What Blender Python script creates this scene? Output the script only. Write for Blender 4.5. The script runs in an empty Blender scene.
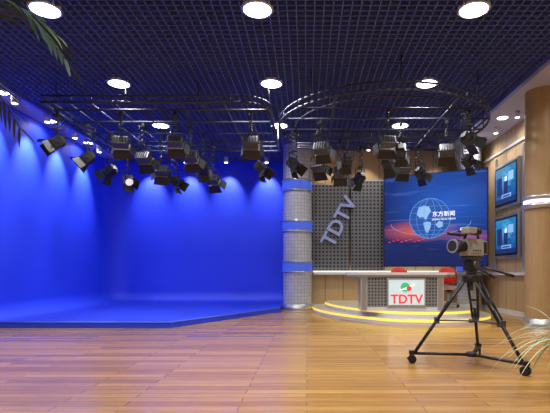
import bpy, bmesh, math, random
from mathutils import Matrix, Vector
random.seed(4)
sc = bpy.context.scene
sc.view_settings.view_transform = 'Standard'
COL = sc.collection

# ---------------------------------------------------------------- materials
def new_mat(name, col=(.5,.5,.5), rough=.5, metal=0, emit=None, es=0, spec=None):
    m = bpy.data.materials.new(name); m.use_nodes = True
    b = m.node_tree.nodes['Principled BSDF']
    b.inputs['Base Color'].default_value = (*col, 1)
    b.inputs['Roughness'].default_value = rough
    b.inputs['Metallic'].default_value = metal
    if spec is not None: b.inputs['Specular IOR Level'].default_value = spec
    if emit:
        b.inputs['Emission Color'].default_value = (*emit, 1)
        b.inputs['Emission Strength'].default_value = es
    return m
def N(m, t, **kw):
    n = m.node_tree.nodes.new(t)
    for k, v in kw.items(): setattr(n, k, v)
    return n
def L(m, a, b): m.node_tree.links.new(a, b)
def bsdf(m): return m.node_tree.nodes['Principled BSDF']
def coord(m, scale=(1,1,1), rot=(0,0,0), out='Object'):
    tc = N(m, 'ShaderNodeTexCoord'); mp = N(m, 'ShaderNodeMapping')
    mp.inputs['Scale'].default_value = scale; mp.inputs['Rotation'].default_value = rot
    L(m, tc.outputs[out], mp.inputs['Vector']); return mp.outputs['Vector']
def mixc(m, fac, a, b, mode='MIX'):
    n = N(m, 'ShaderNodeMix', data_type='RGBA', blend_type=mode)
    for i, v in ((0, fac), (6, a), (7, b)):
        if hasattr(v, 'is_output'): L(m, v, n.inputs[i])
        else: n.inputs[i].default_value = v if i == 0 else (*v, 1)
    return n.outputs[2]
def noise(m, vec, scale, detail=3):
    n = N(m, 'ShaderNodeTexNoise'); n.inputs['Scale'].default_value = scale
    n.inputs['Detail'].default_value = detail; L(m, vec, n.inputs['Vector']); return n.outputs['Fac']

def wood_floor():
    m = new_mat('floor_planks', rough=.22, spec=.42)
    v = coord(m)
    br = N(m, 'ShaderNodeTexBrick'); br.offset = .37
    L(m, v, br.inputs['Vector'])
    br.inputs['Color1'].default_value = (.54,.305,.092,1)
    br.inputs['Color2'].default_value = (.34,.175,.048,1)
    br.inputs['Mortar'].default_value = (.15,.075,.022,1)
    br.inputs['Scale'].default_value = 1
    br.inputs['Mortar Size'].default_value = .003
    br.inputs['Mortar Smooth'].default_value = .3
    br.inputs['Brick Width'].default_value = 1.5
    br.inputs['Row Height'].default_value = .13
    g = noise(m, coord(m, (.8, 14, 1)), 3, 5)
    c = mixc(m, g, (.58,.55,.52), (1.36,1.34,1.30))
    L(m, mixc(m, 1.0, br.outputs['Color'], c, 'MULTIPLY'), bsdf(m).inputs['Base Color'])
    return m
def wood_wall(name, a, b, axis):
    m = new_mat(name, rough=.45)
    g = noise(m, coord(m, (6,6,.6)), 2.5, 4)
    c = mixc(m, g, a, b)
    tc = N(m, 'ShaderNodeTexCoord'); sp = N(m, 'ShaderNodeSeparateXYZ'); L(m, tc.outputs['Object'], sp.inputs[0])
    d = N(m, 'ShaderNodeMath', operation='DIVIDE'); L(m, sp.outputs[axis], d.inputs[0]); d.inputs[1].default_value = .55
    f = N(m, 'ShaderNodeMath', operation='FRACT'); L(m, d.outputs[0], f.inputs[0])
    l = N(m, 'ShaderNodeMath', operation='LESS_THAN'); L(m, f.outputs[0], l.inputs[0]); l.inputs[1].default_value = .035
    L(m, mixc(m, l.outputs[0], c, (.16,.09,.04)), bsdf(m).inputs['Base Color'])
    return m
def dots(name, base, dot, pitch, r, rough=.4, metal=.4):
    m = new_mat(name, rough=rough, metal=metal)
    tc = N(m, 'ShaderNodeTexCoord'); sp = N(m, 'ShaderNodeSeparateXYZ'); L(m, tc.outputs['Object'], sp.inputs[0])
    cb = N(m, 'ShaderNodeCombineXYZ')
    for i, ax in enumerate((0, 2)):
        d = N(m, 'ShaderNodeMath', operation='DIVIDE'); L(m, sp.outputs[ax], d.inputs[0]); d.inputs[1].default_value = pitch
        f = N(m, 'ShaderNodeMath', operation='FRACT'); L(m, d.outputs[0], f.inputs[0])
        s = N(m, 'ShaderNodeMath', operation='SUBTRACT'); L(m, f.outputs[0], s.inputs[0]); s.inputs[1].default_value = .5
        L(m, s.outputs[0], cb.inputs[i])
    ln = N(m, 'ShaderNodeVectorMath', operation='LENGTH'); L(m, cb.outputs[0], ln.inputs[0])
    lt = N(m, 'ShaderNodeMath', operation='LESS_THAN'); L(m, ln.outputs['Value'], lt.inputs[0]); lt.inputs[1].default_value = r
    L(m, mixc(m, lt.outputs[0], base, dot), bsdf(m).inputs['Base Color'])
    return m

M_FLOOR = wood_floor()
M_BLUE = new_mat('chroma_blue_paint', (.021,.057,.82), .55)
M_LIP = new_mat('cyclorama_edge_paint', (.06,.15,.90), .35)
M_WALL = new_mat('wall_paint', (.32,.32,.36), .8)
M_NAVY = new_mat('ceiling_void', (.022,.032,.17), .9)
M_GRID = new_mat('ceiling_grid_metal', (.08,.11,.39), .5)
M_SOFF = new_mat('soffit_paint', (.46,.47,.62), .7)
M_WOODB = wood_wall('wood_panel_back', (.46,.31,.16), (.57,.41,.23), 0)
M_WOODR = wood_wall('wood_panel_right', (.46,.31,.16), (.57,.41,.23), 1)
M_PERF = dots('perforated_panel', (.20,.21,.23), (.035,.035,.04), .11, .3)
M_PERFD = dots('perforated_desk_front', (.30,.31,.34), (.06,.06,.07), .07, .3)
M_BLACK = new_mat('black_metal', (.018,.018,.022), .45, .3)
M_DARK = new_mat('dark_grey_metal', (.07,.07,.085), .45, .4)
M_TRUSS = new_mat('truss_pipe', (.055,.06,.10), .5, .4)
M_GREY = new_mat('grey_plastic', (.32,.31,.30), .45)
M_CAMG = new_mat('camera_shell', (.36,.32,.27), .4, .1)
M_WHITE = new_mat('white_laminate', (.70,.70,.74), .35)
M_CREAM = new_mat('stage_top', (.62,.57,.40), .3)
M_YEL = new_mat('stage_light_strip', (.85,.65,.12), .4, 0, (1,.66,.06), 1.0)
M_LEDW = new_mat('white_light_strip', (.9,.9,.9), .4, 0, (.9,.95,1), 1.2)
M_LAMP = new_mat('lamp_diffuser', (1,1,1), .4, 0, (1,.98,.96), 10)
M_SPOT = new_mat('small_lamp_face', (1,1,1), .3, 0, (1,.97,.9), 8)
M_LENS = new_mat('warm_lens', (.8,.8,.8), .3, 0, (1,.97,.9), .7)
M_GLASS = new_mat('dark_lens_glass', (.03,.035,.05), .08, .2)
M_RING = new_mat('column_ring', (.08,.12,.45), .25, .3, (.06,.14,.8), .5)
M_STEEL = new_mat('brushed_steel', (.55,.56,.6), .3, .8)
M_TRIMB = new_mat('blue_trim_metal', (.16,.20,.60), .35, .3)
M_RED = new_mat('red_plastic', (.65,.02,.02), .35, 0, (.6,.02,.01), .25)
M_REDF = new_mat('red_upholstery', (.62,.025,.02), .6)
M_LEAFD = new_mat('palm_leaf', (.012,.035,.022), .5)
M_LEAFP = new_mat('pale_leaf', (.50,.58,.40), .45)
M_LEAFG = new_mat('green_leaf', (.10,.20,.05), .45)
M_STEM = new_mat('palm_trunk', (.05,.05,.03), .8)
M_POT = new_mat('glazed_pot', (.28,.14,.08), .35)
M_SOIL = new_mat('soil', (.03,.02,.015), .9)
# column tiles
M_COL = new_mat('column_cladding', rough=.35)
_tc = N(M_COL, 'ShaderNodeTexCoord'); _br = N(M_COL, 'ShaderNodeTexBrick'); L(M_COL, _tc.outputs['UV'], _br.inputs['Vector'])
_br.inputs['Color1'].default_value = (.56,.58,.64,1); _br.inputs['Color2'].default_value = (.47,.50,.57,1)
_br.inputs['Mortar'].default_value = (.24,.26,.33,1); _br.inputs['Scale'].default_value = 1; _br.offset = 0
_br.inputs['Brick Width'].default_value = .10; _br.inputs['Row Height'].default_value = .10; _br.inputs['Mortar Size'].default_value = .005
L(M_COL, _br.outputs['Color'], bsdf(M_COL).inputs['Base Color'])

def screen_mat(name, kind):
    m = new_mat(name, (.01,.01,.02), .25)
    tc = N(m, 'ShaderNodeTexCoord'); sp = N(m, 'ShaderNodeSeparateXYZ'); L(m, tc.outputs['UV'], sp.inputs[0])
    def blob(c, sc_, r0):
        mp = N(m, 'ShaderNodeMapping'); mp.vector_type = 'POINT'
        mp.inputs['Location'].default_value = (-c[0]*sc_[0], -c[1]*sc_[1], 0); mp.inputs['Scale'].default_value = (*sc_, 1)
        L(m, tc.outputs['UV'], mp.inputs['Vector'])
        ln = N(m, 'ShaderNodeVectorMath', operation='LENGTH'); L(m, mp.outputs[0], ln.inputs[0])
        mr = N(m, 'ShaderNodeMapRange'); L(m, ln.outputs['Value'], mr.inputs['Value'])
        mr.inputs['From Min'].default_value = r0; mr.inputs['From Max'].default_value = 0
        return mr.outputs[0]
    if kind == 'big':
        c = mixc(m, sp.outputs[1], (.003,.012,.10), (.004,.03,.22))
        c = mixc(m, blob((.62,.66), (1.0,1.3), .6), c, (.015,.12,.62))
        c = mixc(m, blob((.34,.38), (1.0,3.2), .42), c, (.80,.12,.05))
        c = mixc(m, blob((.85,.30), (1.0,4.0), .3), c, (.35,.10,.26))
        st = noise(m, coord(m, (1.0, 20, 1), (0,0,.35), 'UV'), 1.6, 3)
        mr = N(m, 'ShaderNodeMapRange'); L(m, st, mr.inputs['Value']); mr.inputs['From Min'].default_value = .58; mr.inputs['From Max'].default_value = 1.0
        c = mixc(m, mr.outputs[0], c, (.20,.35,.85))
    else:
        c = mixc(m, sp.outputs[1], (.005,.07,.32), (.02,.28,.62))
        c = mixc(m, blob((.55,.65), (1.4,1.2), .45), c, (.12,.60,.95))
        st = noise(m, coord(m, (3, 7, 1), (0,0,0), 'UV'), 1.6, 3)
        mr = N(m, 'ShaderNodeMapRange'); L(m, st, mr.inputs['Value']); mr.inputs['From Min'].default_value = .5; mr.inputs['From Max'].default_value = .7
        c = mixc(m, mr.outputs[0], c, (.008,.06,.25))
    L(m, c, bsdf(m).inputs['Emission Color']); bsdf(m).inputs['Emission Strength'].default_value = .9
    return m
M_SCR = screen_mat('video_wall_image', 'big')
M_MON = screen_mat('monitor_image', 'mon')
M_GLOBE = new_mat('globe_graphic', (.02,.08,.3), .5, 0, (.008,.06,.32), .7)
M_GLOBEL = new_mat('globe_lines_graphic', (.1,.25,.5), .5, 0, (.10,.30,.68), .7)
M_GLOBEC = new_mat('globe_land_graphic', (.2,.4,.7), .5, 0, (.26,.46,.72), .7)
M_TXTW = new_mat('white_graphic', (.9,.9,.9), .5, 0, (.9,.93,1), .8)
M_TXTR = new_mat('red_graphic', (.8,.05,.05), .5, 0, (.8,.03,.03), .6)
M_TXTG = new_mat('green_graphic', (.05,.5,.2), .5, 0, (.02,.45,.2), .5)
M_NAVG = new_mat('navy_graphic', (.01,.02,.1), .5, 0, (.01,.03,.16), .6)
M_SIGN = new_mat('sign_face', (.6,.7,.75), .3, 0, (.50,.70,.80), .45)
M_LETT = new_mat('metal_letters', (.36,.44,.80), .35, .1)

# ---------------------------------------------------------------- mesh builder
class MB:
    def __init__(s): s.bm = bmesh.new(); s.uv = s.bm.loops.layers.uv.new('UVMap'); s.mats = []; s.M = Matrix.Identity(4)
    def mi(s, m):
        if m not in s.mats: s.mats.append(m)
        return s.mats.index(m)
    def box(s, c, size, mat, rot=None, bev=0):
        T = s.M @ Matrix.Translation(c) @ (rot or Matrix.Identity(4)) @ Matrix.Diagonal((*size, 1))
        r = bmesh.ops.create_cube(s.bm, size=1, matrix=T); i = s.mi(mat)
        fs = {f for v in r['verts'] for f in v.link_faces}
        for f in fs: f.material_index = i
        if bev:
            es = list({e for v in r['verts'] for e in v.link_edges})
            bmesh.ops.bevel(s.bm, geom=es, offset=bev, segments=2, affect='EDGES', profile=.7)
    def bb(s, a, b, mat, bev=0):
        s.box([(a[i]+b[i])/2 for i in range(3)], [abs(b[i]-a[i]) for i in range(3)], mat, bev=bev)
    def cyl(s, p1, p2, r, mat, r2=None, seg=12, caps=True):
        p1 = Vector(p1); p2 = Vector(p2); d = p2-p1; ln = d.length
        if ln < 1e-6: return
        q = d.to_track_quat('Z', 'Y').to_matrix().to_4x4()
        T = s.M @ Matrix.Translation((p1+p2)/2) @ q
        rr = bmesh.ops.create_cone(s.bm, cap_ends=caps, cap_tris=False, segments=seg, radius1=r, radius2=r if r2 is None else r2, depth=ln, matrix=T)
        i = s.mi(mat)
        for f in {f for v in rr['verts'] for f in v.link_faces}:
            f.material_index = i
            if len(f.verts) == 4 and seg > 4: f.smooth = True
    def path(s, pts, r, mat, seg=8, closed=False):
        n = len(pts)
        for k in range(n if closed else n-1):
            s.cyl(pts[k], pts[(k+1) % n], r, mat, seg=seg)
    def prism(s, pts, z0, z1, mat, side=None):
        a = [s.bm.verts.new(s.M @ Vector((p[0], p[1], z0))) for p in pts]
        b = [s.bm.verts.new(s.M @ Vector((p[0], p[1], z1))) for p in pts]
        i = s.mi(mat); j = s.mi(side or mat); n = len(pts)
        s.bm.faces.new(a[::-1]).material_index = i; s.bm.faces.new(b).material_index = i
        for k in range(n):
            s.bm.faces.new((a[k], a[(k+1) % n], b[(k+1) % n], b[k])).material_index = j
    def quad(s, pts, mat, uvs=((0,0),(1,0),(1,1),(0,1)), smooth=False):
        f = s.bm.faces.new([s.bm.verts.new(s.M @ Vector(p)) for p in pts]); f.material_index = s.mi(mat); f.smooth = smooth
        if len(pts) == 4:
            for l, u in zip(f.loops, uvs): l[s.uv].uv = u
    def revolve(s, c, prof, mat, seg=32):
        """prof: list of (r,z) or (r,z,mat)"""
        rings = []
        for p in prof:
            rings.append([s.bm.verts.new(s.M @ Vector((c[0]+p[0]*math.cos(2*math.pi*k/seg), c[1]+p[0]*math.sin(2*math.pi*k/seg), p[1]))) for k in range(seg)])
        for a in range(len(prof)-1):
            mt = prof[a][2] if len(prof[a]) > 2 else mat
            for k in range(seg):
                f = s.bm.faces.new((rings[a][k], rings[a][(k+1) % seg], rings[a+1][(k+1) % seg], rings[a+1][k]))
                f.material_index = s.mi(mt); f.smooth = True
                R = max(prof[a][0], .01)*2*math.pi/seg
                for l, u in zip(f.loops, ((k*R, prof[a][1]), ((k+1)*R, prof[a][1]), ((k+1)*R, prof[a+1][1]), (k*R, prof[a+1][1]))): l[s.uv].uv = u
    def done(s, name, parent=None, recalc=True):
        if recalc: bmesh.ops.recalc_face_normals(s.bm, faces=s.bm.faces)
        me = bpy.data.meshes.new(name); s.bm.to_mesh(me); s.bm.free()
        for m in s.mats: me.materials.append(m)
        o = bpy.data.objects.new(name, me); COL.objects.link(o)
        if parent: o.parent = parent
        return o
def empty(name):
    o = bpy.data.objects.new(name, None); COL.objects.link(o); o.empty_display_size = .1; return o
def text(name, body, size, ext, M, mat, parent=None, bold=0):
    cu = bpy.data.curves.new(name, 'FONT'); cu.body = body; cu.size = size; cu.extrude = ext; cu.offset = bold
    cu.align_x = 'CENTER'; cu.align_y = 'CENTER'; cu.resolution_u = 3
    t = bpy.data.objects.new(name+'_tmp', cu); COL.objects.link(t); bpy.context.view_layer.update()
    me = bpy.data.meshes.new_from_object(t.evaluated_get(bpy.context.evaluated_depsgraph_get()))
    bpy.data.objects.remove(t); me.transform(M); me.materials.clear(); me.materials.append(mat)
    o = bpy.data.objects.new(name, me); COL.objects.link(o)
    if parent: o.parent = parent
    return o
def Rx(a): return Matrix.Rotation(math.radians(a), 4, 'X')
def Ry(a): return Matrix.Rotation(math.radians(a), 4, 'Y')
def Rz(a): return Matrix.Rotation(math.radians(a), 4, 'Z')
T4 = Matrix.Translation

# ---------------------------------------------------------------- room
XL, XR, YB, YF, ZC = -6.62, 5.25, 15.45, -2.0, 4.8
b = MB(); b.bb((XL-.15,YF,-.1),(XR+.15,YB+.15,0), M_FLOOR); b.done('floor')
b = MB(); b.bb((XL-.15,YF,0),(XL,YB,5.2), M_WALL); b.done('wall_left')
b = MB(); b.bb((XL-.15,YB,0),(XR+.15,YB+.15,5.2), M_WALL); b.done('wall_back')
b = MB(); b.bb((XR,YF,0),(XR+.15,YB,5.2), M_WOODR); b.done('wall_right')
b = MB(); b.bb((XL-.15,YF,5.2),(XR+.15,YB+.15,5.3), M_NAVY)
b.bb((XL,YF,4.8),(-6.0,YB,5.2), M_SOFF); b.bb((4.18,YF,4.8),(XR,YB,5.2), M_SOFF)
b.done('ceiling')
b = MB()
x = -6.0
while x < 4.18:
    b.bb((x-.008,YF,4.80),(x+.008,YB,4.89), M_GRID); x += .13
y = YF+.07
while y < YB:
    b.bb((-6.0,y-.008,4.80),(4.18,y+.008,4.89), M_GRID); y += .13
b.done('ceiling_grid', recalc=False)
b = MB(); b.bb((-6.05,YF,4.74),(-5.97,YB,4.84), M_TRIMB); b.done('trim_1')
b = MB(); b.bb((4.13,YF,4.72),(4.22,YB,4.84), M_TRIMB); b.done('trim_2')
# wood set wall behind the desk
b = MB(); b.bb((0.02,14.06,0),(XR,14.2,4.8), M_WOODB); b.bb((0.02,14.2,0),(.14,YB,4.8), M_WOODB); b.done('wall_set')
b = MB(); b.bb((.16,13.98,.0),(XR,14.06,.12), M_WHITE); b.done('baseboard_back')
b = MB(); b.bb((XR-.03,YF,0),(XR,13.98,.12), M_WHITE); b.done('baseboard_right')
b = MB(); b.bb((.2,13.8,1.02),(4.3,14.06,1.10), M_WHITE); b.bb((.2,13.78,1.10),(4.3,14.06,1.13), M_LEDW); b.done('trim_3')
b = MB(); b.bb((XR-.12,10.1,1.02),(XR,13.9,1.09), M_WHITE); b.bb((XR-.04,10.1,4.3),(XR,13.9,4.36), M_WHITE); b.done('trim_4')

# ---------------------------------------------------------------- cyclorama
b = MB()
Rc = .75; r = .35
x0, y1, y0, x1 = -6.58, 15.35, 8.95, .0
plan = [((x0, y0+(y1-Rc-y0)*k/8), (1,0)) for k in range(9)]
for k in range(1, 13):
    a = math.pi - (math.pi/2)*k/12
    plan.append(((x0+Rc+Rc*math.cos(a), y1-Rc+Rc*math.sin(a)), (-math.cos(a), -math.sin(a))))
plan += [((x0+Rc+(x1-x0-Rc)*k/8, y1), (0,-1)) for k in range(1, 9)]
prof = [(0,4.78),(0,3.2),(0,1.6),(0,.12+r)] + [(r-r*math.cos(t*math.pi/16), .12+r-r*math.sin(t*math.pi/16)) for t in range(1, 9)]
rows = [[b.bm.verts.new((p[0]+n[0]*d, p[1]+n[1]*d, z)) for d, z in prof] for p, n in plan]
for i in range(len(rows)-1):
    for j in range(len(prof)-1):
        f = b.bm.faces.new((rows[i][j], rows[i+1][j], rows[i+1][j+1], rows[i][j+1])); f.smooth = True; f.material_index = b.mi(M_BLUE)
rp = [(x0,9.0),(-2.68,9.0),(-.72,12.6),(-.74,13.0),(-.74,14.04),(0.0,14.04),(0.0,y1),(x0,y1)]
b.prism(rp, 0, .12, M_BLUE)
# painted nosing around the open edge of the riser
edge = [(x0,9.0,.112),(-2.68,9.0,.112),(-.72,12.6,.112)]
b.path(edge, .016, M_LIP, seg=10)
b.done('cyclorama', recalc=False)

# ---------------------------------------------------------------- downlights
def area(name, loc, size, power, col, parent, rot=None, spread=None):
    ld = bpy.data.lights.new(name, 'AREA'); ld.shape = 'DISK'; ld.size = size; ld.energy = power; ld.color = col
    if spread: ld.spread = math.radians(spread)
    o = bpy.data.objects.new(name, ld); COL.objects.link(o); o.location = loc
    if rot: o.rotation_euler = rot
    o.parent = parent; return o
def spot(name, loc, target, power, col, angle, blend, parent, rad=.05):
    ld = bpy.data.lights.new(name, 'SPOT'); ld.energy = power; ld.color = col; ld.spot_size = math.radians(angle); ld.spot_blend = blend; ld.shadow_soft_size = rad
    o = bpy.data.objects.new(name, ld); COL.objects.link(o); o.location = loc
    o.rotation_euler = (Vector(target)-Vector(loc)).to_track_quat('-Z','Y').to_euler(); o.parent = parent; return o
def downlight(x, y, R, power):
    e = empty('ceiling_downlight')
    b = MB()
    b.revolve((x,y), [(R*.86,4.799,M_STEEL),(R*.87,4.797,M_STEEL),(R,4.797,M_STEEL),(R*1.03,4.805,M_WHITE),(R*.97,4.92,M_WHITE),(.01,4.92)], M_WHITE, 28)
    b.done('housing', e)
    b = MB(); b.cyl((x,y,4.797),(x,y,4.80),R*.865,M_LAMP,seg=28)
    b.done('diffuser', e)
    area('lamp', (x,y,4.785), R*1.5, power, (1,.97,.91), e, spread=150)
for y in (1.3,3.9,6.5,9.05,11.65):
    for x in (-3.70,-.70,2.36): downlight(x, y, .225, {1.3:56,3.9:56,6.5:54,9.05:52,11.65:34}[y])
for y in (5.95, 7.65, 9.35, 11.05, 12.8):
    downlight(4.70, y, .14, 16)
for y in (9.5, 11.3, 13.2):
    downlight(-6.28, y, .13, 8)

# wall washers along cyclorama
def washer(x, y, tx, ty, power):
    e = empty('wall_washer_light'); b = MB()
    b.cyl((x,y,4.62),(x,y,4.80),.07,M_WHITE,seg=16); b.cyl((x,y,4.612),(x,y,4.62),.055,M_SPOT,seg=16)
    b.done('can', e)
    spot('lamp', (x,y,4.60), (tx,ty,3.65), power, (.84,.88,1), 66, .85, e)
for y in (9.6, 10.8, 12.1, 13.5): washer(-6.10, y, -6.58, y, 460)
for x in (-5.2,-3.9,-2.6,-1.3): washer(x, 14.80, x, 15.35, 260)

# ---------------------------------------------------------------- columns
def column(x, y, R, name='column', bands=(3.61,2.43,1.25)):
    b = MB(); prof = [(R,0,M_COL)]
    zs = sorted(bands)
    b.revolve((x,y), [(R+.04,0),(R+.04,.16),(R,.18)], M_STEEL, 40)
    b.revolve((x,y), [(R,.1),(R,4.8)], M_COL, 40)
    for z in zs:
        b.revolve((x,y), [(R,z-.18),(R+.035,z-.17),(R+.035,z-.13),(R+.015,z-.12)], M_STEEL, 40)
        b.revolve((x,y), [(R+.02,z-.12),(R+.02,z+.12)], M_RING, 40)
        b.revolve((x,y), [(R+.015,z+.12),(R+.035,z+.13),(R+.035,z+.17),(R,z+.18)], M_STEEL, 40)
    return b.done(name)
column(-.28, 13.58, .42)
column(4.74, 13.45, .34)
# wood clad column at right
b = MB(); cx, cy, R = 4.84, 9.45, .33
M_WC = new_mat('column_wood', rough=.4)
g = noise(M_WC, coord(M_WC, (6,6,.6)), 2.5, 4); L(M_WC, mixc(M_WC, g, (.36,.23,.10), (.48,.32,.16)), bsdf(M_WC).inputs['Base Color'])
b.revolve((cx,cy), [(R+.04,0),(R+.04,.15),(R,.16)], M_STEEL, 40)
b.revolve((cx,cy), [(R,.1),(R,4.8)], M_WC, 40)
b.revolve((cx,cy), [(R,2.38),(R+.06,2.40),(R+.06,2.48),(R+.02,2.49)], M_STEEL, 40)
b.revolve((cx,cy), [(R+.03,2.49),(R+.03,2.56)], M_LEDW, 40)
b.revolve((cx,cy), [(R+.02,2.56),(R+.06,2.57),(R+.06,2.64),(R,2.66)], M_STEEL, 40)
b.done('wood_column')

# ---------------------------------------------------------------- lighting frames
ZT = 4.2; ZH = 4.795
def lattice(b, pa, pb, n):   # pipes one above another with webbing
    pa = Vector(pa); pb = Vector(pb)
    b.cyl(pa, pb, .024, M_TRUSS, seg=8); up = Vector((0,0,.12))
    b.cyl(pa+up, pb+up, .020, M_TRUSS, seg=8)
    for k in range(n):
        c = pa.lerp(pb, (k+.5)/n)
        b.cyl(c, c+up, .010, M_TRUSS, seg=6)
b = MB()
ax, bx, ay, by = -4.85, -.72, 8.4, 11.8
cr = .5
lattice(b, (ax,ay,ZT), (bx-cr,ay,ZT), 10); lattice(b, (ax,by,ZT), (bx,by,ZT), 10)
lattice(b, (ax,ay,ZT), (ax,by,ZT), 8); lattice(b, (bx,ay+cr,ZT), (bx,by,ZT), 7)
arc = [(bx-cr+cr*math.sin(t*math.pi/16), ay+cr-cr*math.cos(t*math.pi/16)) for t in range(9)]
for dz in (0,.12): b.path([(p[0],p[1],ZT+dz) for p in arc], .022, M_TRUSS)
for y in (8.8,9.5,10.3,11.0): b.cyl((ax,y,ZT),(bx,y,ZT),.02,M_TRUSS,seg=8)
for k in range(1, 10):
    x = ax+(bx-ax)*k/10; b.cyl((x,ay,ZT+.04),(x,by,ZT+.04),.014,M_TRUSS,seg=8)
for x in (ax,-3.5,-2.1,bx-.02):
    for y in (ay+.5,by): b.cyl((x,y,ZT),(x,y,ZH),.012,M_TRUSS,seg=6)
b.done('lighting_truss')
b = MB(); C = Vector((1.6,10.0,ZT))
def ring(R, dz, rr, a0=0, a1=360, n=48):
    pts = [C+Vector((R*math.cos(math.radians(a0+(a1-a0)*k/n)), R*math.sin(math.radians(a0+(a1-a0)*k/n)), dz)) for k in range(n+1)]
    b.path(pts, rr, M_TRUSS); return pts
# front arc with double tube, closed by a straight back beam
p0 = ring(2.2,0,.026,165,375); p1 = ring(2.2,.13,.020,165,375)
for k in range(0,49,4): b.cyl(p0[k], p1[k], .010, M_TRUSS, seg=6)
ring(1.85,.02,.016,180,360,36)
lattice(b, (-.53,10.57,ZT), (3.73,10.57,ZT), 8)
lattice(b, (-.25,11.5,ZT), (3.45,11.5,ZT), 8)
for x,yy in ((-.25,11.5),(3.45,11.5)): b.cyl((x,10.57,ZT),(x,yy,ZT),.02,M_TRUSS,seg=8)
for x in (.5,1.6,2.7): b.cyl((x,10.0-math.sqrt(2.2**2-(x-1.6)**2),ZT),(x,11.5,ZT),.016,M_TRUSS,seg=8)
for y in (8.7,9.3,10.0,10.7,11.3):
    h = math.sqrt(2.2**2-(min(y,10)-10)**2) if y < 10.3 else 1.85
    b.cyl((1.6-h,y,ZT),(1.6+h,y,ZT),.018,M_TRUSS,seg=8)
for k in (4,14,24,34,44): b.cyl(p0[k],(p0[k].x,p0[k].y,ZH),.012,M_TRUSS,seg=6)
for x in (-.2,1.6,3.4): b.cyl((x,11.5,ZT),(x,11.5,ZH),.012,M_TRUSS,seg=6)
b.done('lighting_truss')

# ---------------------------------------------------------------- stage lights
S = .84
def studio_light(x, y, z, yaw, tilt, kind=0, lit=False):
    b = MB(); base = T4((x,y,z)) @ Rz(yaw) @ Matrix.Scale(S, 4)
    b.M = base @ Ry(tilt)
    body = M_BLACK if kind == 0 else M_DARK
    if kind == 0:      # fresnel
        b.box((0,0,0),(.26,.24,.24),body,bev=.03)
        for k in range(4): b.box((-.09+.05*k,0,.125),(.02,.17,.02),M_DARK)
        b.box((-.15,0,0),(.05,.16,.16),M_DARK,bev=.01)
        w, h = .13, .13
    else:              # soft box, wider
        b.box((-.02,0,0),(.20,.34,.22),body,bev=.03); w, h = .18, .12
        for k in range(5): b.box((-.13,-.12+.06*k,0),(.03,.015,.16),M_BLACK)
    b.box((.145,0,h-.005),(.03,2*w,.02),M_BLACK); b.box((.145,0,-h+.005),(.03,2*w,.02),M_BLACK)
    b.box((.145,w-.005,0),(.03,.02,2*h),M_BLACK); b.box((.145,-w+.005,0),(.03,.02,2*h),M_BLACK)
    if kind == 0: b.cyl((.12,0,0),(.142,0,0),.105,M_LENS if lit else M_GLASS,seg=20)
    else: b.box((.13,0,0),(.02,2*w-.04,2*h-.04),M_LENS if lit else M_GREY)
    D = .17; o = .09
    X = .155
    b.quad([(X,-w,h),(X,w,h),(X+D,w*1.15,h+o),(X+D,-w*1.15,h+o)],M_BLACK)
    b.quad([(X,-w,-h),(X,w,-h),(X+D,w*1.15,-h-o),(X+D,-w*1.15,-h-o)],M_BLACK)
    b.quad([(X,w,-h),(X,w,h),(X+D*.9,w+o,h*1.1),(X+D*.9,w+o,-h*1.1)],M_BLACK)
    b.quad([(X,-w,-h),(X,-w,h),(X+D*.9,-w-o,h*1.1),(X+D*.9,-w-o,-h*1.1)],M_BLACK)
    b.M = base; wy = w+.03 if kind == 0 else .19
    for s in (-1,1):
        b.box((0,s*wy,.11),(.035,.008,.28),M_BLACK); b.cyl((0,s*(wy-.03),0),(0,s*(wy+.03),0),.022,M_DARK,seg=10)
    b.box((0,0,.25),(.035,2*wy,.01),M_BLACK); b.cyl((0,0,.24),(0,0,.31),.018,M_DARK,seg=8)
    b.M = T4((x,y,z)) @ Rz(yaw)
    z0, z1 = .31*S, ZT-z-.115; n = 4; dz = (z1-z0)/n; wd = .085
    for k in range(n):
        a, c = z0+k*dz, z0+(k+1)*dz
        for s, yy in ((1,.012),(-1,-.012)):
            b.cyl((-s*wd,yy,a),(s*wd,yy,c),.009,M_DARK,seg=6)
        b.cyl((0,-.02,(a+c)/2),(0,.02,(a+c)/2),.014,M_DARK,seg=8)
    b.box((0,0,z0),(2*wd+.03,.04,.02),M_BLACK); b.box((0,0,z1),(2*wd+.03,.05,.03),M_BLACK)
    b.box((0,0,z1+.04),(.06,.06,.09),M_BLACK)
    b.path([(-.10,.03,.1),(-.16,.03,.0+.3),(-.11,.03,(z0+z1)/2),(-.14,.02,z1)],.008,M_BLACK,seg=6)
    return b.done('studio_light', recalc=False)
LIGHTS = [
 (-4.78,8.8,3.57,215,35,0),(-4.52,9.5,3.45,200,40,0),(-4.41,10.3,3.36,160,35,0),(-4.28,11.0,3.30,-50,35,0,True),
 (-3.56,8.8,3.57,100,25,1),(-3.37,9.5,3.45,80,30,1),(-3.25,10.3,3.36,110,30,1),(-3.15,11.0,3.27,-20,35,0),
 (-2.52,8.8,3.59,95,25,1),(-2.40,9.5,3.47,85,30,1),(-2.31,10.3,3.43,100,30,0),(-2.25,11.0,3.30,70,30,1),
 (-1.07,8.8,3.57,90,30,1),(-1.03,10.3,3.43,-30,45,0),(-.30,10.0,3.45,-35,45,0,False),
 (.24,10.0,3.40,60,30,1),(.29,9.3,3.60,70,25,1),(.77,10.7,3.42,80,35,1),(1.30,11.3,3.41,120,35,0),(.88,10.0,3.55,100,30,0),
 (1.53,8.7,3.55,95,25,1),(1.90,9.3,3.55,80,30,0),(1.76,10.0,3.47,60,35,0),(2.26,10.7,3.52,100,30,1),(2.78,11.3,3.53,40,35,0),
 (2.83,9.3,3.56,75,30,1),(3.06,8.7,3.62,20,30,0),(3.50,10.0,3.52,30,35,0)]
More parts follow.
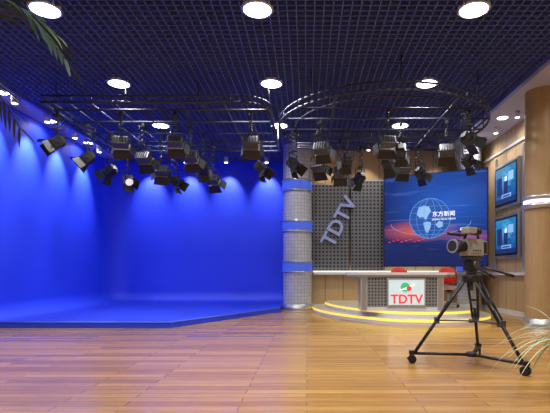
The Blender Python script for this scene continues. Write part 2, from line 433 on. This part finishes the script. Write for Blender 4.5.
for l in LIGHTS: studio_light(*l)

# ---------------------------------------------------------------- news stage
ptsO = [(.16,13.15),(.22,12.4),(.45,11.5),(.80,10.75),(1.25,10.1),(1.7,9.6),(2.2,9.4),(2.8,9.38),(3.4,9.55),(3.9,9.95),(4.2,10.5),(4.36,11.3),(4.36,13.05),(4.30,13.78),(.3,13.78)]
def smooth(pts, n):
    out = []
    m = len(pts)
    for i in range(m-1):
        p0, p1, p2, p3 = pts[max(i-1,0)], pts[i], pts[i+1], pts[min(i+2,m-1)]
        for k in range(n):
            t = k/n
            out.append(tuple(.5*((2*p1[j])+(-p0[j]+p2[j])*t+(2*p0[j]-5*p1[j]+4*p2[j]-p3[j])*t*t+(-p0[j]+3*p1[j]-3*p2[j]+p3[j])*t**3) for j in (0,1)))
    out.append(pts[-1]); return out
crv = smooth(ptsO[:13], 4); outer = crv+ptsO[13:]
inn = []
for p in crv:
    c = Vector((2.3,12.6)); v = Vector(p)-c; inn.append(tuple(c+v*(1-.36/max(v.length,.4))))
inner = inn+[(3.95,13.74),(.62,13.74)]
b = MB()
b.prism(outer, 0, .07, M_WHITE); b.prism(outer, .07, .12, M_CREAM, M_YEL)
b.prism(inner, .12, .20, M_WHITE); b.prism(inner, .20, .25, M_CREAM, M_YEL)
b.done('news_stage')

# ---------------------------------------------------------------- news desk
e = empty('news_desk'); b = MB()
b.prism([(.90,10.15),(1.1,9.98),(3.05,9.98),(3.26,10.15),(3.26,10.70),(.90,10.70)], 1.035, 1.09, M_WHITE)
b.prism([(.93,10.17),(1.12,10.01),(3.03,10.01),(3.23,10.17),(3.23,10.65),(.93,10.65)], .99, 1.035, M_STEEL)
b.bb((1.25,10.08,.30),(2.92,10.55,.99), M_PERFD)
b.bb((1.18,10.05,.25),(1.32,10.62,.99), M_STEEL, .01); b.bb((2.85,10.05,.25),(2.99,10.62,.99), M_STEEL, .01)
b.bb((1.32,10.06,.25),(2.85,10.5,.33), M_WHITE)
b.done('desk_body', e)
b = MB(); b.bb((1.74,10.02,.34),(2.60,10.08,.97), M_STEEL, .01); b.bb((1.78,10.012,.38),(2.56,10.03,.93), M_SIGN)
b.done('sign_panel', e)
text('sign_lettering', 'TDTV', .27, .004, T4((2.17,10.004,.50)) @ Rx(90), M_TXTR, e, .006)
b = MB()
b.cyl((2.14,10.012,.77),(2.14,10.004,.77),.10,M_TXTG,seg=24); b.cyl((2.22,10.006,.74),(2.22,10.0,.74),.055,M_TXTR,seg=20)
b.quad([(2.0,10.003,.70),(2.2,10.003,.78),(2.36,10.003,.84),(2.2,10.003,.72)],M_TXTW)
b.done('sign_logo', e)
# red studio chairs behind the desk (anchor faces the cameras, -Y)
def chair(x, y, rz):
    b = MB(); b.M = T4((x,y,.25)) @ Rz(rz)
    for k in range(5):
        a = math.radians(72*k+18); q = (.27*math.cos(a), .27*math.sin(a))
        b.cyl((0,0,.09),(q[0],q[1],.075),.018,M_STEEL,seg=8)
        b.cyl((q[0]-.012,q[1],.03),(q[0]+.012,q[1],.03),.03,M_BLACK,seg=14); b.cyl((q[0],q[1],.05),(q[0],q[1],.085),.012,M_BLACK,seg=8)
    b.cyl((0,0,.07),(0,0,.42),.026,M_STEEL); b.cyl((0,0,.38),(0,0,.43),.07,M_BLACK)
    b.box((0,0,.47),(.48,.46,.09),M_REDF,bev=.035)
    b.path([(0,.20,.42),(0,.29,.46),(0,.28,.66)],.018,M_STEEL)
    # curved back shell
    n = 10; prev = None
    for k in range(n+1):
        u = -1+2*k/n; yy = .25-.07*u*u; xx = .20*u; top = .97-.10*abs(u)**3; bot = .58+.04*abs(u)**3
        ring_ = [b.bm.verts.new(b.M @ Vector(p)) for p in ((xx,yy-.03,bot),(xx,yy-.035,(bot+top)/2),(xx,yy-.02,top-.02),(xx,yy,top),(xx,yy+.03,top-.02),(xx,yy+.03,bot),(xx,yy,bot-.015))]
        if prev:
            for j in range(7):
                f = b.bm.faces.new((prev[j],ring_[j],ring_[(j+1)%7],prev[(j+1)%7])); f.material_index = b.mi(M_REDF); f.smooth = True
        else: b.bm.faces.new(ring_).material_index = b.mi(M_REDF)
        prev = ring_
    b.bm.faces.new(prev[::-1]).material_index = b.mi(M_REDF)
    for s in (-1,1):
        b.path([(s*.25,.12,.48),(s*.29,.12,.52),(s*.29,.12,.66)],.013,M_STEEL); b.box((s*.29,.03,.68),(.05,.26,.03),M_BLACK,bev=.01)
    b.done('red_swivel_chair')
chair(2.27,11.15,0); chair(3.42,11.10,-6)

# ---------------------------------------------------------------- wall panels + letters
b = MB(); b.box((.72,13.9,2.44),(1.12,.06,2.58),M_PERF); b.bb((.14,13.92,3.72),(1.30,13.99,3.76),M_STEEL)
for x in (.25,1.2):
    for z in (1.4,3.5): b.cyl((x,13.92,z),(x,14.07,z),.03,M_STEEL)
b.done('perforated_wall_panel')
b = MB(); b.box((1.84,13.9,2.50),(1.02,.06,2.70),M_PERF); b.bb((1.32,13.92,3.84),(2.36,13.99,3.88),M_STEEL)
for x in (1.45,2.2):
    for z in (1.4,3.5): b.cyl((x,13.92,z),(x,14.07,z),.03,M_STEEL)
b.done('perforated_wall_panel')
text('tdtv_wall_letters', 'TDTV', .62, .035, T4((.98,13.80,2.60)) @ Ry(-62) @ Rx(90), M_LETT, None, .012)

# ---------------------------------------------------------------- video wall screen
A = Vector((2.27,13.45,0)); Bv = Vector((4.80,12.25,0)); ux = (Bv-A).normalized(); W = (Bv-A).length
ang = math.degrees(math.atan2(ux.y, ux.x)); e = empty('video_wall_screen')
b = MB(); b.M = T4(A) @ Rz(ang); z0, z1 = 1.28, 3.86
b.bb((-.03,.0,z0-.03),(W+.03,.12,z1+.03),M_BLACK,.01)
b.quad([(0,-.004,z0),(W,-.004,z0),(W,-.004,z1),(0,-.004,z1)],M_SCR)
b.bb((.5,.12,2.2),(.6,.55,2.4),M_DARK)
b.done('screen_panel', e, recalc=False)
b = MB(); b.M = T4(A) @ Rz(ang); gx, gz, gr = 1.30, 2.60, .56
b.cyl((gx,-.006,gz),(gx,-.012,gz),gr,M_GLOBE,seg=40)
def ell(rx, rz, cx=gx, cz=gz, r=.009, mat=M_GLOBEL, a0=0, a1=360):
    b.path([(cx+rx*math.cos(math.radians(a0+(a1-a0)*k/32)), -.016, cz+rz*math.sin(math.radians(a0+(a1-a0)*k/32))) for k in range(33)], r, mat, seg=5)
ell(gr,gr,r=.009); ell(gr*.65,gr,r=.006); ell(gr*.28,gr,r=.006)
for t in (-.6,-.3,0,.3,.6):
    h = gr*math.sqrt(1-t*t); b.cyl((gx-h,-.016,gz+t*gr),(gx+h,-.016,gz+t*gr),.005,M_GLOBEL,seg=5)
ell(1.1,.34,gx,gz-.12,.007,M_GLOBEL,180,360)
# continents
def blobpoly(cx, cz, pts, mat): b.bm.faces.new([b.bm.verts.new(b.M @ Vector((cx+p[0], -.019, cz+p[1]))) for p in pts]).material_index = b.mi(mat)
blobpoly(gx-.18, gz+.15, [(-.18,-.02),(-.10,-.12),(.0,-.10),(.08,-.2),(.14,-.06),(.22,.05),(.16,.18),(.02,.22),(-.12,.17)], M_GLOBEC)
blobpoly(gx-.08, gz-.22, [(-.10,.10),(-.06,-.08),(.02,-.2),(.10,-.04),(.12,.10),(.02,.14)], M_GLOBEC)
blobpoly(gx+.26, gz-.2, [(-.10,.02),(-.02,-.08),(.10,-.04),(.10,.08),(.0,.12)], M_GLOBEC)
for k in range(9):
    x = .12+.12*k; b.bb((x,-.012,1.95+.03*(k%3)),(x+.07,-.006,1.97+.03*(k%3)),M_TXTR)
b.done('globe_image', e)
text('screen_title', '东方新闻', .155, .003, T4(A) @ Rz(ang) @ T4((1.68,-.024,2.70)) @ Rx(90), M_TXTW, e, .001)
text('screen_subtitle', 'DONG FANG NEWS', .07, .003, T4(A) @ Rz(ang) @ T4((1.68,-.024,2.56)) @ Rx(90), M_TXTW, e)

# ---------------------------------------------------------------- wall monitors
def monitor(z0, z1):
    e = empty('wall_monitor'); b = MB(); ya, yb = 11.15, 12.58; x = XR
    b.bb((x-.12,ya,z0),(x-.02,yb,z1),M_STEEL,.015); b.bb((x-.04,ya+.3,z0+.3),(x,yb-.3,z1-.3),M_DARK)
    b.bb((x-.13,ya+.07,z0+.07),(x-.115,yb-.07,z1-.07),M_BLACK)
    xx = x-.134; u0, u1, v0, v1 = yb-.12, ya+.12, z0+.12, z1-.12
    b.quad([(xx,u0,v0),(xx,u1,v0),(xx,u1,v1),(xx,u0,v1)],M_MON)
    def r(a0,c0,a1,c1,mat,dx): # fractions
        f = lambda u: u0+(u1-u0)*u; g = lambda v: v0+(v1-v0)*v
        b.bb((xx-dx,f(a1),g(c0)),(xx-dx-.003,f(a0),g(c1)),mat)
    r(.0,.0,1,.14,M_NAVG,.002); r(.10,.24,.34,.74,M_NAVG,.002); r(.66,.58,.90,.82,M_GLOBEC,.002)
    r(.45,.26,.64,.60,M_NAVG,.006); r(.50,.60,.58,.72,M_TXTW,.006); r(.34,.14,.80,.24,M_GLOBEC,.010); r(.39,.16,.75,.21,M_GLOBE,.014)
    b.done('display', e)
monitor(2.76,3.93); monitor(1.46,2.58)
b = MB(); 
for y in (11.05,12.68): b.bb((XR-.06,y-.04,1.09),(XR,y+.04,4.2),M_STEEL)
b.done('monitor_rail')

# ---------------------------------------------------------------- camera tripod
Ctr = Vector((1.95,5.45,0)); feet = [Vector((1.27,5.55,0)), Vector((2.32,4.88,0)), Vector((2.27,6.10,0))]
b = MB(); hub = Ctr+Vector((0,0,1.02))
for f in feet:
    d = (f-Ctr).normalized(); side = Vector((-d.y,d.x,0))
    top = hub+d*.07; ft = Vector((f.x,f.y,.13))-d*.03
    mid = top.lerp(ft,.56)
    for s in (-1,1):
        b.cyl(top+side*s*.055, mid+side*s*.035, .016, M_BLACK, seg=10)
    b.box(mid,(.055,.09,.07),M_DARK,rot=Rz(math.degrees(math.atan2(d.y,d.x))))
    b.cyl(top.lerp(ft,.40), ft, .020, M_BLACK, seg=10)
    b.box(top,(.07,.14,.08),M_BLACK,rot=Rz(math.degrees(math.atan2(d.y,d.x))),bev=.01)
    b.box(top.lerp(ft,.3),(.03,.10,.03),M_DARK,rot=Rz(math.degrees(math.atan2(d.y,d.x))))
    # dolly arm + wheel
    b.cyl(Ctr+Vector((0,0,.12)), Vector((f.x,f.y,.12)), .018, M_BLACK, seg=10)
    b.box((f.x,f.y,.13),(.07,.07,.05),M_BLACK,bev=.01)
    b.cyl((f.x,f.y,.05),(f.x,f.y,.14),.015,M_STEEL)
    for s in (-1,1): b.cyl(Vector((f.x,f.y,.05))+side*s*.012, Vector((f.x,f.y,.05))+side*s*.034, .05, M_BLACK, seg=18)
    b.box(Vector((f.x,f.y,.06))+d*.05,(.02,.03,.02),M_DARK)
    # mid spreader
    b.cyl(Ctr+Vector((0,0,.52)), top.lerp(ft,.56), .009, M_DARK, seg=8)
b.cyl(Ctr+Vector((0,0,.10)), Ctr+Vector((0,0,.15)), .06, M_BLACK, seg=16)
b.cyl(Ctr+Vector((0,0,.50)), Ctr+Vector((0,0,.54)), .03, M_DARK)
b.cyl(hub-Vector((0,0,.04)), hub+Vector((0,0,.05)), .10, M_BLACK, seg=20, r2=.085)
b.cyl(hub+Vector((0,0,.05)), hub+Vector((0,0,.11)), .06, M_DARK, seg=20)
b.cyl(hub-Vector((0,0,.14)), hub-Vector((0,0,.04)), .02, M_DARK)
cyaw = 212
b.M = T4(hub) @ Rz(cyaw)
b.box((0,0,.16),(.15,.13,.13),M_BLACK,bev=.02); b.cyl((0,-.09,.16),(0,.09,.16),.05,M_DARK,seg=18)
b.box((0,0,.24),(.26,.09,.03),M_DARK,bev=.005)
b.M = Matrix.Identity(4)
h = hub+Vector((0,0,.16))
b.cyl(h+Vector((.04,0,0)), h+Vector((.36,-.10,-.10)), .011, M_BLACK); b.cyl(h+Vector((.36,-.10,-.10)), h+Vector((.45,-.125,-.13)), .018, M_BLACK)
b.cyl(h+Vector((.04,.03,0)), h+Vector((.30,.20,-.12)), .011, M_BLACK); b.cyl(h+Vector((.30,.20,-.12)), h+Vector((.38,.25,-.155)), .018, M_BLACK)
b.done('camera_tripod')

# ---------------------------------------------------------------- video camera
b = MB(); b.M = T4(hub+Vector((-.01,0,.268))) @ Rz(cyaw)
b.box((-.02,0,.10),(.28,.13,.20),M_CAMG,bev=.018)
b.box((-.02,.068,.10),(.20,.01,.13),M_GREY,bev=.004); b.box((-.02,-.068,.10),(.20,.01,.13),M_GREY,bev=.004)
for k in range(4): b.cyl((-.08+.04*k,.07,.065),(-.08+.04*k,.08,.065),.009,M_BLACK,seg=10)
for k in range(3): b.cyl((.0+.03*k,-.07,.16),(.0+.03*k,-.08,.16),.009,M_RED if k==0 else M_BLACK,seg=10)
b.box((-.20,0,.10),(.08,.11,.16),M_BLACK,bev=.01)
b.box((-.01,0,-.0),(.24,.09,.02),M_BLACK)
b.cyl((.12,0,.11),(.19,0,.11),.058,M_BLACK,seg=24); b.cyl((.19,0,.11),(.27,0,.11),.066,M_DARK,seg=24)
for k in range(3): b.cyl((.195+.025*k,0,.11),(.205+.025*k,0,.11),.071,M_BLACK,seg=24)
b.cyl((.27,0,.11),(.31,0,.11),.062,M_DARK,seg=24,r2=.078)
b.cyl((.31,0,.11),(.322,0,.11),.080,M_STEEL,seg=24); b.cyl((.318,0,.11),(.325,0,.11),.062,M_GLASS,seg=24)
b.box((.20,-.075,.11),(.10,.05,.09),M_BLACK,bev=.012)
# handle
b.path([(-.14,0,.20),(-.13,0,.26),(.07,0,.275),(.11,0,.20)],.016,M_BLACK,seg=10)
b.cyl((.0,0,.27),(.22,0,.29),.012,M_DARK)
# viewfinder
b.box((.14,.09,.29),(.13,.12,.07),M_CAMG,bev=.012); b.cyl((.06,.10,.285),(-.02,.10,.28),.032,M_BLACK,seg=16,r2=.042)
b.cyl((.12,.0,.26),(.12,.09,.27),.012,M_DARK)
# mic
b.cyl((.04,-.08,.25),(.30,-.08,.26),.017,M_BLACK,seg=12); b.box((.10,-.05,.24),(.03,.07,.02),M_DARK)
b.box((.03,0,.315),(.15,.12,.05),M_GREY,bev=.01); b.box((.115,0,.315),(.01,.10,.035),M_LENS)
b.done('video_camera', recalc=False)

# ---------------------------------------------------------------- plants
def leaf(b, p0, d, ln, w, droop, mat, n=6, twist=0):
    d = Vector(d).normalized(); up = Vector((0,0,1)); s = d.cross(up)
    s = Vector((1,0,0)) if s.length < .01 else s.normalized()
    s = (s*math.cos(twist)+up*math.sin(twist)).normalized()
    P = [Vector(p0)+d*ln*t/n-up*droop*(t/n)**2 for t in range(n+1)]
    for p in P: p.z = max(p.z, .012)
    Wd = [w*math.sin(math.pi*(.12+.88*t/n))**.8 if t < n else 0.001 for t in range(n+1)]
    mi = b.mi(mat); vs = [(b.bm.verts.new(p-s*q/2), b.bm.verts.new(p+s*q/2)) for p, q in zip(P, Wd)]
    for k in range(n):
        f = b.bm.faces.new((vs[k][0],vs[k][1],vs[k+1][1],vs[k+1][0])); f.material_index = mi; f.smooth = True
def frond(b, p0, p1, arch, nl, ll, mat):
    p0 = Vector(p0); p1 = Vector(p1); up = Vector((0,0,1)); pts = []
    for k in range(21):
        t = k/20; pts.append(p0.lerp(p1,t)+up*arch*4*t*(1-t)*.5)
    b.path(pts, .006, M_STEM, seg=5)
    for k in range(nl):
        t = .15+.85*k/(nl-1); i = min(int(t*20),19); p = pts[i].lerp(pts[i+1], t*20-i)
        tg = (pts[i+1]-pts[i]).normalized(); s = tg.cross(up).normalized()
        l = ll*(.55+.6*math.sin(math.pi*min(t*.95,1)))*(random.uniform(.85,1.1))
        for sg in (-1,1):
            leaf(b, p, tg*.9+s*sg*.6+up*random.uniform(-.25,.15), l, .026, l*.22, mat, 5, random.uniform(-.5,.5))
def pot(b, x, y, r, h):
    b.revolve((x,y), [(.01,.0),(r*.68,.0),(r*.95,h*.85),(r*1.08,h*.87),(r*1.08,h),(r*.95,h),(r*.92,h*.9)], M_POT, 32)
    b.revolve((x,y), [(r*.93,h*.9),(.005,h*.92)], M_SOIL, 32)
b = MB(); px, py = -3.0, 3.2; pot(b,px,py,.24,.42)
trunk = [(px,py,.36),(px+.03,py,1.0),(px+.01,py+.02,1.7),(px+.05,py,2.35)]
for k in range(3): b.cyl(trunk[k],trunk[k+1],.05-.008*k,M_STEM,seg=12)
for k in range(20): 
    z = .45+k*.095; b.cyl((px+.02,py,z),(px+.02,py,z+.02),.052,M_STEM,seg=12)
cr0 = Vector((px+.05,py,2.35))
frond(b, cr0, (-1.66,3.15,2.56), 1.1, 24, .36, M_LEAFD)
frond(b, cr0, (-1.80,3.3,2.80), .8, 20, .36, M_LEAFD)
frond(b, cr0, (-2.18,2.9,1.92), .7, 18, .16, M_LEAFD)
for k in range(9):
    a = math.radians(75+k*27); frond(b, cr0, cr0+Vector((1.1*math.cos(a),1.1*math.sin(a),random.uniform(-.1,.5))), .8, 18, .3, M_LEAFD)
b.done('potted_palm', recalc=False)
b = MB(); px, py = 2.38, 4.0; pot(b,px,py,.17,.45)
for k in range(120):
    a = random.uniform(0,2*math.pi); e_ = random.uniform(.45,1.9); ln = random.uniform(.60,1.02)
    leaf(b, (px+.05*math.cos(a),py+.05*math.sin(a),.41), (math.cos(a),math.sin(a),e_), ln, random.uniform(.012,.022), ln*random.uniform(.4,1.0), M_LEAFP if k % 4 else M_LEAFG, 10)
b.done('potted_spider_plant', recalc=False)
b = MB(); px, py = 1.66, 2.75; pot(b,px,py,.07,.10)
for k in range(44):
    a = random.uniform(0,2*math.pi); e_ = random.uniform(.3,1.2); ln = random.uniform(.22,.38)
    leaf(b, (px+.03*math.cos(a),py+.03*math.sin(a),.10), (math.cos(a),math.sin(a),e_), ln, random.uniform(.02,.035), ln*random.uniform(.4,.8), M_LEAFG, 8)
b.done('potted_fern', recalc=False)

# ---------------------------------------------------------------- warm wall accents
def accent(x, y, tx, ty, tz, p, col=(1,.84,.64)):
    e = empty('accent_spotlight'); b = MB()
    b.cyl((x,y,4.66),(x,y,4.80),.055,M_WHITE,seg=16); b.cyl((x,y,4.652),(x,y,4.66),.045,M_SPOT,seg=16); b.done('can', e)
    spot('lamp', (x,y,4.64), (tx,ty,tz), p, col, 75, .8, e)
for x in (.7,1.8,2.9,3.9): accent(x,13.45,x,14.06,3.2,62)
for y in (10.6,11.8,12.9): accent(4.85,y,5.25,y,3.3,42)

# ---------------------------------------------------------------- world + camera
w = bpy.data.worlds.new('studio_ambient'); sc.world = w; w.use_nodes = True
bg = w.node_tree.nodes['Background']; bg.inputs[0].default_value = (.75,.82,1,1); bg.inputs[1].default_value = .17
cd = bpy.data.cameras.new('photo_camera'); cam = bpy.data.objects.new('photo_camera', cd); COL.objects.link(cam)
cd.sensor_width = 36; cd.lens = 30.1; cd.shift_x = -.058; cd.shift_y = .119; cd.clip_end = 60
cam.location = (0,0,1.1); cam.rotation_euler = (math.radians(90),0,0)
sc.camera = cam
